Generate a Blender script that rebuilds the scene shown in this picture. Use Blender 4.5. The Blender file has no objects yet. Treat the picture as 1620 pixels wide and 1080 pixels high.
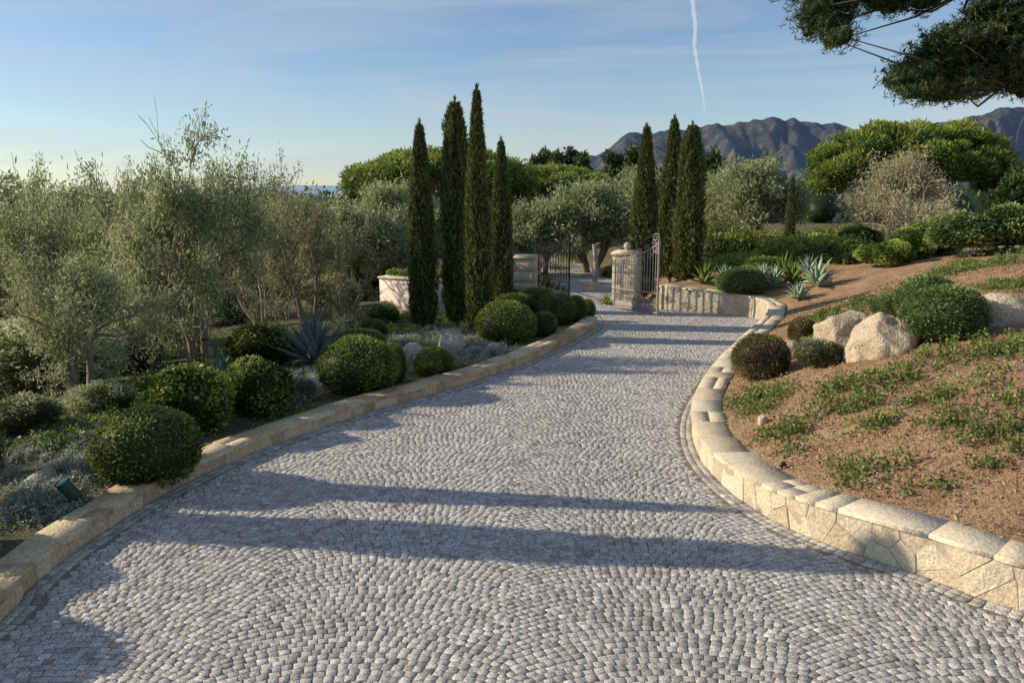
import bpy, math, random
import numpy as np
from mathutils import Vector
S=bpy.context.scene; COL=S.collection
rng=np.random.default_rng(7); random.seed(7)
F=1260.0; CH=3.6; PITCH=math.atan(230/1260)
cp,sp=math.cos(PITCH),math.sin(PITCH)
CAM=np.array([0,0,CH])
def ray(px,py):
    x=(px-810)/F; y=-(py-540)/F
    return np.array([x, cp+y*sp, -sp+y*cp])
def flat(px,py,z=0.0):
    d=ray(px,py); t=(z-CH)/d[2]; return CAM+t*d
def atY(px,py,Y):
    d=ray(px,py); return CAM+d*(Y/d[1])
# ---------------------------------------------------------------- mesh helpers
def npmesh(name,V,Q,mat,parent=None,tint=None,smooth=False):
    V=np.asarray(V,dtype=np.float32).reshape(-1,3); Q=np.asarray(Q,dtype=np.int32); k=Q.shape[1]
    me=bpy.data.meshes.new(name)
    me.vertices.add(len(V)); me.vertices.foreach_set('co',V.ravel())
    me.loops.add(Q.size); me.loops.foreach_set('vertex_index',Q.ravel())
    me.polygons.add(len(Q)); me.polygons.foreach_set('loop_start',np.arange(len(Q),dtype=np.int32)*k)
    if smooth: me.polygons.foreach_set('use_smooth',np.ones(len(Q),dtype=bool))
    me.update(calc_edges=True)
    if tint is not None:
        a=me.attributes.new('tint','FLOAT','POINT'); a.data.foreach_set('value',np.asarray(tint,dtype=np.float32))
    me.materials.append(mat)
    return me
def link(name,me,parent=None):
    o=bpy.data.objects.new(name,me); COL.objects.link(o)
    if parent: o.parent=parent
    return o
def tag(o,label,cat,group=None,kind=None):
    if label: o['label']=label
    if cat: o['category']=cat
    if group: o['group']=group
    if kind: o['kind']=kind
    return o
def empty(name,loc,label,cat,group=None,rz=0,sc=(1,1,1)):
    o=bpy.data.objects.new(name,None); COL.objects.link(o); o.location=[float(a) for a in loc]; o.rotation_euler=(0,0,rz); o.scale=[float(a) for a in sc]
    o.empty_display_size=.2
    return tag(o,label,cat,group)
class NB:
    def __init__(s): s.V=[];s.Q=[];s.T=[];s.n=0
    def add(s,V,Q,t=0.5):
        V=np.asarray(V,float).reshape(-1,3)
        s.V.append(V); s.Q.append(np.asarray(Q,int)+s.n); s.n+=len(V)
        s.T.append(np.broadcast_to(np.asarray(t,float),(len(V),)) )
    def mesh(s,name,mat,smooth=False):
        return npmesh(name,np.concatenate(s.V),np.concatenate(s.Q),mat,tint=np.concatenate(s.T),smooth=smooth)
    def build(s,name,mat,parent=None,smooth=False): return link(name,s.mesh(name,mat,smooth),parent)
def box(nb,c,sz,rz=0,t=.5):
    x,y,z=[a/2 for a in sz]
    v=np.array([[-x,-y,-z],[x,-y,-z],[x,y,-z],[-x,y,-z],[-x,-y,z],[x,-y,z],[x,y,z],[-x,y,z]])
    ca,sa=math.cos(rz),math.sin(rz); v=v@np.array([[ca,sa,0],[-sa,ca,0],[0,0,1]])
    nb.add(v+np.array(c),[[0,3,2,1],[4,5,6,7],[0,1,5,4],[1,2,6,5],[2,3,7,6],[3,0,4,7]],t)
def pillow(nb,C,N,depth,bev,t,up=.62,jit=0):
    C=np.asarray(C,float); N=np.asarray(N,float); m=len(C)
    depth=np.asarray(depth,float).reshape(m,1,1); n=N.reshape(m,1,3)
    cen=C.mean(1,keepdims=True); dv=C-cen; L=np.linalg.norm(dv,axis=2,keepdims=True)
    ins=dv*(1-bev/np.maximum(L,1e-6))
    top=cen+ins+n*depth
    if jit: top=top+n*rng.normal(0,jit,(m,4,1))
    V=np.concatenate([C,C+n*depth*up,top],1)
    q=[[i,(i+1)%4,4+(i+1)%4,4+i] for i in range(4)]+[[4+i,4+(i+1)%4,8+(i+1)%4,8+i] for i in range(4)]+[[8,9,10,11]]
    Q=(np.array(q)[None]+12*np.arange(m)[:,None,None]).reshape(-1,4)
    nb.add(V.reshape(-1,3),Q,np.repeat(t,12))
def tubes(nb,P0,P1,R0,R1,sides=6,t=.5):
    P0=np.asarray(P0,float).reshape(-1,3);P1=np.asarray(P1,float).reshape(-1,3);m=len(P0)
    R0=np.broadcast_to(R0,(m,)).reshape(m,1,1);R1=np.broadcast_to(R1,(m,)).reshape(m,1,1)
    d=P1-P0; d/=np.maximum(np.linalg.norm(d,axis=1,keepdims=True),1e-9)
    a=np.where(np.abs(d[:,2:3])>.9,np.array([[1,0,0]]),np.array([[0,0,1.]]))
    u=np.cross(d,a);u/=np.linalg.norm(u,axis=1,keepdims=True);w=np.cross(d,u)
    th=np.arange(sides)/sides*2*math.pi
    ring=u[:,None]*np.cos(th)[None,:,None]+w[:,None]*np.sin(th)[None,:,None]
    V=np.concatenate([P0[:,None]+ring*R0,P1[:,None]+ring*R1],1)
    q=np.array([[i,(i+1)%sides,sides+(i+1)%sides,sides+i] for i in range(sides)])
    Q=(q[None]+2*sides*np.arange(m)[:,None,None]).reshape(-1,4)
    nb.add(V.reshape(-1,3),Q,t)
def poly_tube(nb,pts,r,sides=6,t=.5):
    pts=np.asarray(pts,float); r=np.broadcast_to(r,(len(pts),))
    tubes(nb,pts[:-1],pts[1:],r[:-1],r[1:],sides,t)
def unit(v): return v/np.maximum(np.linalg.norm(v,axis=-1,keepdims=True),1e-9)
def leaf_cards(nb,P,D,L,W,t):
    P=np.asarray(P,float);m=len(P);D=unit(D)
    s=unit(np.cross(D,rng.normal(size=(m,3))))
    L=np.broadcast_to(L,(m,)).reshape(m,1);W=np.broadcast_to(W,(m,)).reshape(m,1)
    V=np.stack([P,P+D*L*.45+s*W,P+D*L,P+D*L*.45-s*W],1)
    nb.add(V.reshape(-1,3),np.arange(4*m).reshape(m,4),np.repeat(np.broadcast_to(t,(m,)),4))
class SN:  # smooth sum-of-sines noise
    def __init__(s,seed,f,n=7,dim=3):
        r=np.random.default_rng(seed); s.k=r.normal(size=(n,dim))*f; s.p=r.uniform(0,6.28,n)
    def __call__(s,P): return np.sin(P@s.k.T+s.p).sum(1)/math.sqrt(len(s.p))
def sphere_grid(nu,nv):
    th=np.linspace(0,2*math.pi,nu,endpoint=False);ph=np.linspace(0.02,math.pi-.02,nv)
    V=np.array([[math.sin(b)*math.cos(a),math.sin(b)*math.sin(a),math.cos(b)] for b in ph for a in th])
    Q=[[j*nu+i,(j+1)*nu+i,(j+1)*nu+(i+1)%nu,j*nu+(i+1)%nu] for j in range(nv-1) for i in range(nu)]
    return V,np.array(Q)
# ---------------------------------------------------------------- materials
def newmat(name):
    m=bpy.data.materials.new(name); m.use_nodes=True; n=m.node_tree.nodes; l=m.node_tree.links
    b=n['Principled BSDF']; b.inputs['Roughness'].default_value=.8
    try: b.inputs['Specular IOR Level'].default_value=.3
    except: pass
    return m,n,l,b
def ramp(n,cols):
    r=n.new('ShaderNodeValToRGB'); e=r.color_ramp.elements
    while len(e)<len(cols): e.new(.5)
    for i,(p,c) in enumerate(cols): e[i].position=p; e[i].color=(*c,1)
    return r
def foliage(name,c,transl=.25,rough=.5,g=1.0):
    c=[tuple(x*g for x in k) for k in c]
    m,n,l,b=newmat(name); a=n.new('ShaderNodeAttribute'); a.attribute_name='tint'
    r=ramp(n,[(0,c[0]),(.5,c[1]),(1,c[2])]); l.new(a.outputs['Fac'],r.inputs[0]); l.new(r.outputs[0],b.inputs['Base Color'])
    b.inputs['Roughness'].default_value=rough
    tr=n.new('ShaderNodeBsdfTranslucent'); l.new(r.outputs[0],tr.inputs['Color'])
    mx=n.new('ShaderNodeMixShader'); mx.inputs[0].default_value=transl
    l.new(b.outputs[0],mx.inputs[1]); l.new(tr.outputs[0],mx.inputs[2]); l.new(mx.outputs[0],n['Material Output'].inputs[0])
    return m
def rocky(name,c,scale=6,bump=.4,tintmix=.6,speck=0,dist=.02,rough=.85):
    m,n,l,b=newmat(name); b.inputs['Roughness'].default_value=rough
    g=n.new('ShaderNodeNewGeometry')
    nz=n.new('ShaderNodeTexNoise'); nz.inputs['Scale'].default_value=scale; nz.inputs['Detail'].default_value=8; nz.inputs['Roughness'].default_value=.6
    l.new(g.outputs['Position'],nz.inputs['Vector'])
    a=n.new('ShaderNodeAttribute'); a.attribute_name='tint'
    mx=n.new('ShaderNodeMix'); mx.data_type='FLOAT'; mx.inputs[0].default_value=tintmix
    l.new(nz.outputs[0],mx.inputs[2]); l.new(a.outputs['Fac'],mx.inputs[3])
    r=ramp(n,[(0.1,c[0]),(.5,c[1]),(.9,c[2])]); l.new(mx.outputs[0],r.inputs[0])
    out=r.outputs[0]
    n2=n.new('ShaderNodeTexNoise'); n2.inputs['Scale'].default_value=scale*12; n2.inputs['Detail'].default_value=4
    l.new(g.outputs['Position'],n2.inputs['Vector'])
    if speck:
        rr=ramp(n,[(.35,(1-speck,)*3),(.5,(1,1,1)),(.68,(1+speck,)*3)]); l.new(n2.outputs[0],rr.inputs[0])
        mm=n.new('ShaderNodeMix'); mm.data_type='RGBA'; mm.blend_type='MULTIPLY'; mm.inputs[0].default_value=1
        l.new(out,mm.inputs[6]); l.new(rr.outputs[0],mm.inputs[7]); out=mm.outputs[2]
    l.new(out,b.inputs['Base Color'])
    ad=n.new('ShaderNodeMath'); ad.operation='MULTIPLY_ADD'; ad.inputs[1].default_value=.35
    l.new(n2.outputs[0],ad.inputs[0]); l.new(nz.outputs[0],ad.inputs[2])
    bp=n.new('ShaderNodeBump'); bp.inputs['Strength'].default_value=bump; bp.inputs['Distance'].default_value=dist
    l.new(ad.outputs[0],bp.inputs['Height']); l.new(bp.outputs[0],b.inputs['Normal'])
    return m
M={}
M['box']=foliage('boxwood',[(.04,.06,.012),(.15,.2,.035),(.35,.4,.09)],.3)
M['boxb']=foliage('boxwood_brown',[(.06,.045,.02),(.2,.155,.06),(.36,.3,.12)])
M['boxy']=foliage('shrub_yellow',[(.04,.06,.012),(.22,.23,.04),(.45,.43,.1)],.3)
M['boxg']=foliage('shrub_green',[(.05,.09,.025),(.19,.25,.075),(.36,.41,.14)],.3)
M['cyp']=foliage('cypress_green',[(.015,.028,.01),(.085,.11,.03),(.25,.26,.085)],.2)
M['olive']=foliage('olive_leaf',[(.13,.16,.06),(.37,.4,.19),(.62,.63,.38)],.45)
M['oliveb']=foliage('olive_leaf_dull',[(.12,.13,.06),(.32,.33,.16),(.53,.52,.3)],.45)
M['pale']=foliage('pale_leaf',[(.2,.18,.09),(.46,.41,.24),(.64,.58,.36)],.35)
M['pine']=foliage('pine_crown',[(.04,.07,.012),(.22,.28,.045),(.44,.48,.11)],.35)
M['pined']=foliage('pine_dark',[(.015,.03,.009),(.07,.1,.025),(.18,.21,.06)],.2)
M['bright']=foliage('bright_leaf',[(.08,.13,.025),(.26,.34,.06),(.45,.52,.13)],.35)
M['silver']=foliage('silver_leaf',[(.15,.17,.1),(.36,.38,.29),(.7,.7,.67)],.25)
M['agave']=foliage('agave_leaf',[(.06,.1,.09),(.15,.22,.2),(.3,.38,.32)],.05,.4)
M['aloe']=foliage('aloe_leaf',[(.14,.22,.14),(.32,.43,.28),(.55,.63,.44)],.1,.4)
M['cover']=foliage('creeper_leaf',[(.05,.08,.02),(.18,.24,.055),(.37,.42,.12)],.3)
M['litter']=foliage('litter',[(.15,.08,.04),(.4,.24,.13),(.64,.46,.28)],.0,.9)
M['litterl']=foliage('leaf_litter_mat',[(.14,.08,.03),(.36,.23,.1),(.55,.42,.22)],.0,.9)
M['bark']=rocky('bark',[(.12,.095,.07),(.28,.225,.16),(.45,.37,.28)],9,.8,.2)
M['barkp']=rocky('bark_pale',[(.26,.2,.15),(.45,.37,.29),(.6,.52,.42)],9,.5,.2)
M['stone']=rocky('sandstone',[(.46,.36,.23),(.64,.53,.37),(.76,.66,.49)],2.8,1,.5,.2,.045)
M['cope']=rocky('sandstone_coping',[(.5,.38,.23),(.68,.56,.39),(.79,.68,.5)],2.5,1,.4,.2,.03)
M['kerb']=rocky('kerb_stone',[(.32,.22,.12),(.58,.45,.27),(.77,.64,.44)],2.5,1,.5,.25,.05)
M['mortar']=rocky('mortar',[(.33,.27,.19),(.45,.37,.28),(.54,.46,.35)],14,.5,.1,.1)
M['rock']=rocky('boulder_rock',[(.33,.23,.14),(.56,.45,.31),(.72,.62,.46)],2.2,1,.1,.22,.1)
M['rockg']=rocky('grey_rock',[(.22,.2,.16),(.48,.43,.35),(.64,.59,.5)],2.2,1,.1,.15,.1)
M['cob']=rocky('granite_sett',[(.26,.24,.21),(.49,.455,.405),(.7,.655,.59)],6,.7,.68,.5,.008,.7)
M['joint']=rocky('joint_sand',[(.15,.125,.095),(.24,.2,.155),(.34,.285,.22)],30,.4,.1,.2)
M['plaster']=rocky('pink_plaster',[(.64,.52,.44),(.74,.61,.52),(.8,.67,.58)],2,.2,.1)
def plain(name,c,rough=.5,metal=0):
    m,n,l,b=newmat(name); g=n.new('ShaderNodeNewGeometry'); nz=n.new('ShaderNodeTexNoise'); nz.inputs['Scale'].default_value=20
    l.new(g.outputs['Position'],nz.inputs['Vector']); r=ramp(n,[(.3,tuple(x*.75 for x in c)),(.7,tuple(min(1,x*1.2) for x in c))])
    l.new(nz.outputs[0],r.inputs[0]); l.new(r.outputs[0],b.inputs['Base Color']); b.inputs['Roughness'].default_value=rough; b.inputs['Metallic'].default_value=metal
    return m
M['iron']=plain('black_iron',(.02,.02,.02),.45,.3)
M['iron_lit']=plain('sunlit_iron',(.33,.29,.25),.6,.1)  # pale base colour stands in for sunlight on the right leaf's iron
M['green']=plain('green_enamel',(.02,.08,.045),.4)
M['glass']=plain('lamp_glass',(.05,.06,.06),.1)
M['pipe']=plain('riser_pipe',(.5,.42,.32),.6)
# ---------------------------------------------------------------- road curves
Lpx=[(0,985),(40,938),(100,885),(170,838),(240,793),(330,747),(430,705),(520,673),(600,647),(700,619),(800,586),(860,561),(910,537),(944,512)]
Lw=[(-4.9,-8),(-4.8,0),(-4.6,4.5)]+[tuple(flat(*p)[:2]) for p in Lpx]
NLk=len(Lw)
Lw+=[(2.35,25.5),(1.7,28),(1.8,32),(1.6,37),(.5,44),(-2,52),(-6,70)]
Rpx=[(1620,968),(1560,950),(1480,919),(1400,892),(1320,865),(1240,832),(1180,797),(1135,760),(1107,725),(1095,690),(1097,660),(1110,630),(1138,592),(1172,560),(1205,531)]
Rw=[(8,-8,.5),(6.8,0,.5),(5.6,5,.5)]
Rh=[.46,.46,.46,.46,.44,.4,.36,.34,.33,.33,.33,.34,.36,.4,.46]
Rw+=[(*flat(*p)[:2],h) for p,h in zip(Rpx,Rh)]
Rw+=[(7.15,21.9,.52),(7.4,22.8,.57),(7.35,23.5,.61),(6.95,24.1,.66),(6.3,24.55,.7),(5.5,25.0,.74),(4.75,25.5,.78)]
NRk=len(Rw)
Rw+=[(4.6,26.6,.5),(4.6,28,.3),(4.8,32,.15),(4.5,37,.15),(3.4,44,.1),(1,52,.1),(-2.5,70,.1)]
def catmull(P,step=.15,nk=None):
    P=np.array(P,float); out=[]; idx=None
    for i in range(len(P)-1):
        if nk is not None and i==nk-1: idx=len(out)
        p0=P[max(i-1,0)];p1=P[i];p2=P[i+1];p3=P[min(i+2,len(P)-1)]
        n=max(2,int(np.linalg.norm((p2-p1)[:2])/step))
        for t in np.arange(n)/n:
            out.append(.5*((2*p1)+(-p0+p2)*t+(2*p0-5*p1+4*p2-p3)*t*t+(-p0+3*p1-3*p2+p3)*t**3))
    out.append(P[-1]); return np.array(out),idx
LC,iL=catmull(Lw,.4,NLk); RC,iR=catmull(Rw,.4,NRk)
def sdist(P,C):
    A=C[:-1,:2];B=C[1:,:2];AB=B-A;L2=(AB**2).sum(1)
    P=np.asarray(P,float); od=np.empty(len(P));oi=np.empty(len(P),int)
    for s in range(0,len(P),4000):
        px=P[s:s+4000,0,None]-A[None,:,0]; py=P[s:s+4000,1,None]-A[None,:,1]
        t=np.clip((px*AB[:,0]+py*AB[:,1])/L2,0,1); dx=px-t*AB[:,0]; dy=py-t*AB[:,1]
        d2=dx*dx+dy*dy; i=d2.argmin(1); r=np.arange(len(i))
        cr=AB[i,0]*py[r,i]-AB[i,1]*px[r,i]
        od[s:s+4000]=np.sqrt(d2[r,i])*np.sign(cr); oi[s:s+4000]=i
    return od,oi
def sstep(x,a,b):
    t=np.clip((x-a)/(b-a),0,1); return t*t*(3-2*t)
n1=SN(3,.5,dim=2);n2=SN(4,2.2,dim=2)
def hmap(P):
    P=np.asarray(P,float).reshape(-1,P.shape[-1])[:,:2]
    dl,_=sdist(P,LC); dr,ir=sdist(P,RC); dr=-dr
    hw=RC[np.clip(ir,0,len(RC)-1),2]-.05
    y=P[:,1]
    f=1-.5*sstep(y,17,30)
    drp=np.maximum(dr-.4,0)
    zr=hw+f*3.1*(1-np.exp(-.42*drp/3.1))+(.05*n1(P)+.018*n2(P))*sstep(dr,.4,1.5)
    dlp=np.maximum(dl,0)
    zl=.13-.035*dlp-.02*np.maximum(dlp-3,0)**1.45+(.05*n1(P)+.015*n2(P))*sstep(dl,.5,2)
    zl=np.maximum(zl,-14)
    base=-.06
    z=np.full(len(P),base)
    z=np.where(dr>0,base+(zr-base)*sstep(dr,.12,.36),z)
    z=np.where((dl>0)&(dr<=0),base+(zl-base)*sstep(dl,.08,.3),z)
    both=(dl>0)&(dr>0); z=np.where(both,np.where(dl<dr,zl,zr),z)
    z=np.where((y>55)&~((dr>0)),np.minimum(z,zl),z)
    return z
def hz(x,y,*_): return float(hmap(np.array([[x,y]]))[0])
def G(px,py):
    d=ray(px,py); t=np.concatenate([np.linspace(3,40,370),np.linspace(40.2,150,300)])
    P=CAM+t[:,None]*d; z=hmap(P); k=np.nonzero(P[:,2]<z)[0]
    if len(k)==0: return P[-1]
    q=P[k[0]]; return np.array([q[0],q[1],z[k[0]]])
# ---------------------------------------------------------------- ground
def geo(a,b,n): return list(np.geomspace(a,b,n))
xs=np.array([-x for x in geo(14,9000,34)][::-1]+list(np.arange(-13.8,18,.2))+geo(18,9000,34))
ys=np.array(list(np.arange(-10,38,.2))+geo(38,12000,60))
X,Y=np.meshgrid(xs,ys); P=np.stack([X.ravel(),Y.ravel()],1); Z=hmap(P)
nx,ny=len(xs),len(ys)
ii=np.arange(nx*ny).reshape(ny,nx)
Q=np.stack([ii[:-1,:-1].ravel(),ii[:-1,1:].ravel(),ii[1:,1:].ravel(),ii[1:,:-1].ravel()],1)
dr=-sdist(P,RC)[0]
zone=np.clip(sstep(dr,-1,1)*(1-sstep(P[:,1],30,44))*(1-sstep(P[:,0],20,60)),0,1)
def groundmat():
    m,n,l,b=newmat('soil'); g=n.new('ShaderNodeNewGeometry'); a=n.new('ShaderNodeAttribute'); a.attribute_name='tint'
    nz=n.new('ShaderNodeTexNoise'); nz.inputs['Scale'].default_value=1.6; nz.inputs['Detail'].default_value=10; nz.inputs['Roughness'].default_value=.75
    l.new(g.outputs['Position'],nz.inputs['Vector'])
    n3=n.new('ShaderNodeTexNoise'); n3.inputs['Scale'].default_value=38; n3.inputs['Detail'].default_value=5; l.new(g.outputs['Position'],n3.inputs['Vector'])
    r1=ramp(n,[(.3,(.08,.09,.04)),(.5,(.17,.17,.08)),(.7,(.28,.25,.13))]); r2=ramp(n,[(.3,(.3,.17,.085)),(.5,(.5,.31,.175)),(.7,(.64,.45,.28))])
    l.new(nz.outputs[0],r1.inputs[0]);l.new(nz.outputs[0],r2.inputs[0])
    mx=n.new('ShaderNodeMix'); mx.data_type='RGBA'; l.new(a.outputs['Fac'],mx.inputs[0]); l.new(r1.outputs[0],mx.inputs[6]); l.new(r2.outputs[0],mx.inputs[7])
    rr=ramp(n,[(.35,(.6,.56,.52)),(.6,(1.1,1.1,1.1))]); l.new(n3.outputs[0],rr.inputs[0])
    mm=n.new('ShaderNodeMix'); mm.data_type='RGBA'; mm.blend_type='MULTIPLY'; mm.inputs[0].default_value=1; l.new(mx.outputs[2],mm.inputs[6]); l.new(rr.outputs[0],mm.inputs[7])
    l.new(mm.outputs[2],b.inputs['Base Color'])
    ad=n.new('ShaderNodeMath'); ad.operation='MULTIPLY_ADD'; ad.inputs[1].default_value=3; l.new(nz.outputs[0],ad.inputs[0]); l.new(n3.outputs[0],ad.inputs[2])
    bp=n.new('ShaderNodeBump'); bp.inputs['Strength'].default_value=1; bp.inputs['Distance'].default_value=.04; l.new(ad.outputs[0],bp.inputs['Height']); l.new(bp.outputs[0],b.inputs['Normal'])
    b.inputs['Roughness'].default_value=.95
    return m
M['soil']=groundmat()
g=link('ground',npmesh('ground',np.column_stack([P,Z]),Q,M['soil'],tint=zone,smooth=True)); g['kind']='structure'
def resamp(C,n):
    s=np.r_[0,np.cumsum(np.linalg.norm(np.diff(C[:,:2],axis=0),axis=1))]; u=np.linspace(0,s[-1],n)
    return np.stack([np.interp(u,s,C[:,i]) for i in range(C.shape[1])],1)
gx=np.arange(-6.2,9,.15); gy=np.arange(-7.8,62,.3); GX,GY=np.meshgrid(gx,gy)
PP=np.stack([GX.ravel(),GY.ravel()],1); a,_=sdist(PP,LC); b_,_=sdist(PP,RC)
ins=(a<.22)&(b_>-.22); ins=ins.reshape(GX.shape)
idx=np.arange(GX.size).reshape(GX.shape); ok=ins[:-1,:-1]&ins[:-1,1:]&ins[1:,1:]&ins[1:,:-1]
QQ=np.stack([idx[:-1,:-1][ok],idx[:-1,1:][ok],idx[1:,1:][ok],idx[1:,:-1][ok]],1)
used,inv=np.unique(QQ,return_inverse=True)
drv=link('driveway',npmesh('driveway',np.column_stack([PP[used],np.zeros(len(used))]),inv.reshape(-1,4),M['joint'],tint=np.full(len(used),.5))); drv['kind']='structure'
# setts: fan courses, placed at even arc length along every scalloped course so the side joints stay tight
W=2.3;A=.36;s=.08
uu_=np.linspace(0,1,400); arc=A*(1-(2*uu_-1)**2); sa_=np.r_[0,np.cumsum(np.hypot(np.diff(uu_*W),np.diff(arc)))]; LA=sa_[-1]
warp=SN(11,.4,6,2)
kk=np.arange(int(3.0/s),int(44/s)); cxl=[];cyl=[];sll=[];lxl=[]
for k_ in kk:
    y0=k_*s; S0=-3.2*LA; S1=4.2*LA; n_=int((S1-S0)/.0855); ss=S0+np.cumsum(rng.uniform(.074,.097,n_))
    per=np.floor(ss/LA); lu=np.interp(ss-per*LA,sa_,uu_); x=(per+lu)*W; y=y0+A*(1-(2*lu-1)**2)
    cxl.append(x);cyl.append(y);sll.append(np.arctan(-A*8*(lu-.5)/W)); d_=np.diff(ss,append=ss[-1]+.085); dp=np.diff(ss,prepend=ss[0]-.085); lxl.append((d_+dp)/2)
cx=np.concatenate(cxl);cy=np.concatenate(cyl);sl=np.concatenate(sll);lx_=np.concatenate(lxl)
cy=cy+.03*warp(np.stack([cx,cy],1))
C2=np.stack([cx,cy],1); a,_=sdist(C2,LC); b_,_=sdist(C2,RC); k=(a<-.23)&(b_>.23)&(cy<40)
cx,cy,sl,lx_=cx[k],cy[k],sl[k],lx_[k]
def setts(cx,cy,ang,lx,ly):
    m=len(cx); ang=ang+rng.normal(0,.025,m); ca,sa=np.cos(ang),np.sin(ang)
    hx=lx/2;hy=ly/2*rng.uniform(.92,1.04,m); C=[]
    zt=rng.normal(0,.002,m)
    for sx,sy in ((-1,-1),(1,-1),(1,1),(-1,1)):
        jx=hx*sx+rng.normal(0,.0018,m); jy=hy*sy+rng.normal(0,.0022,m)
        C.append(np.stack([cx+jx*ca-jy*sa,cy+jx*sa+jy*ca,np.full(m,-.004)],1))
    C=np.stack(C,1); N=np.stack([rng.normal(0,.04,m),rng.normal(0,.04,m),np.ones(m)],1)
    return C,N,.0135+zt
sb=NB()
C,N,D=setts(cx,cy,sl,np.maximum(lx_-.0065,.05),.0715*np.cos(sl))
pt_=SN(13,1.2,6,2)(np.stack([cx,cy],1))*.05
pillow(sb,C,N,D,.0032,np.clip(rng.normal(.48,.2,len(cx))+pt_,0,1),.8,.0012)
print('SETTS',len(cx))
for CC,sg in ((LC,-1),(RC,1)):
    R_=resamp(CC,int(np.linalg.norm(np.diff(CC[:,:2],axis=0),axis=1).sum()/.1)); T=unit(np.gradient(R_[:,:2],axis=0)); Nn=np.stack([-T[:,1],T[:,0]],1)
    for off in (.05,.14):
        q=R_[:,:2]+Nn*sg*off; kq=(q[:,1]>3.4)&(q[:,1]<44); q=q[kq]; an=np.arctan2(T[kq,1],T[kq,0])
        C,N,D=setts(q[:,0],q[:,1],an,.093*np.ones(len(q)),.083*np.ones(len(q))); pillow(sb,C,N,D,.004,np.clip(rng.normal(.42,.2,len(q)),0,1),.75,.0013)
o=sb.build('driveway_setts',M['cob']); o['kind']='structure'
# ---------------------------------------------------------------- stone walls
def clip_poly(poly,nx_,ny_,c):
    out=[]; n=len(poly)
    for i in range(n):
        a=poly[i];b=poly[(i+1)%n]; da=a[0]*nx_+a[1]*ny_-c; db=b[0]*nx_+b[1]*ny_-c
        if da<=0: out.append(a)
        if da*db<0: t=da/(da-db); out.append((a[0]+(b[0]-a[0])*t,a[1]+(b[1]-a[1])*t))
    return out
def flagstones(name,LT,H,fr,thick,capT,mat,parent,area,gap=.007,seed=5):
    R=random.Random(seed); verts=[];faces=[];tint=[]
    for face in (0,1):
        zb=-.03 if face==0 else -.2; cell=math.sqrt(area); cols=int(LT/cell); seeds=[]
        for i in range(cols):
            u0=(i+.5)*LT/cols; h=H(u0)-capT-zb; rows=max(1,round(h/(cell*.82)))
            if rows>1 and R.random()<.3: rows-=1
            off=R.uniform(-.5,.5) if rows>1 else 0
            for j in range(rows): seeds.append((u0+R.uniform(-.45,.45)*cell,zb+(j+.5+R.uniform(-.33,.33)+off*.4)*h/rows))
        seeds.sort()
        for i,(su,sz) in enumerate(seeds):
            hm=H(min(max(su,0),LT))-capT
            poly=[(max(0,su-.6),zb),(min(LT,su+.6),zb),(min(LT,su+.6),hm),(max(0,su-.6),hm)]
            for j in range(max(0,i-14),min(len(seeds),i+15)):
                if j==i: continue
                tu,tz=seeds[j]; dx,dz=tu-su,tz-sz; L=math.hypot(dx,dz)
                if L>1.2 or L<1e-4: continue
                nx_,nz_=dx/L,dz/L; c=((su+tu)/2)*nx_+((sz+tz)/2)*nz_-gap/2
                poly=clip_poly(poly,nx_,nz_,c)
                if len(poly)<3: break
            if len(poly)<3: continue
            cu=sum(p[0] for p in poly)/len(poly);cz=sum(p[1] for p in poly)/len(poly)
            dep=R.uniform(.014,.026); tv=R.random(); n=len(poly); base=len(verts); tx,tz_=R.uniform(-.03,.03),R.uniform(-.03,.03)
            for k,(f,dd) in enumerate(((0,0),(0,.75),(.008,1))):
                for (pu,pz) in poly:
                    L=math.hypot(pu-cu,pz-cz); q=1-(f/L if L>.03 else 0); uu=cu+(pu-cu)*q; z=cz+(pz-cz)*q
                    P_,t_,n_=fr(min(max(uu,0),LT)); sgn=-1 if face==0 else 1; off=(.02 if face==0 else thick-.02)
                    d_=dep*dd+(0 if k==0 else (pu-cu)*tx+(pz-cz)*tz_); q2=P_+n_*(off+sgn*d_); verts.append((q2[0],q2[1],z)); tint.append(tv)
            for i2 in range(n):
                j2=(i2+1)%n
                faces.append((base+i2,base+j2,base+n+j2,base+n+i2)); faces.append((base+n+i2,base+n+j2,base+2*n+j2,base+2*n+i2))
            faces.append(tuple(base+2*n+i2 for i2 in range(n)))
    me=bpy.data.meshes.new(name); me.from_pydata(verts,[],faces); me.update()
    a=me.attributes.new('tint','FLOAT','POINT'); a.data.foreach_set('value',np.array(tint,dtype=np.float32)); me.materials.append(mat)
    return link(name,me,parent)
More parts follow.
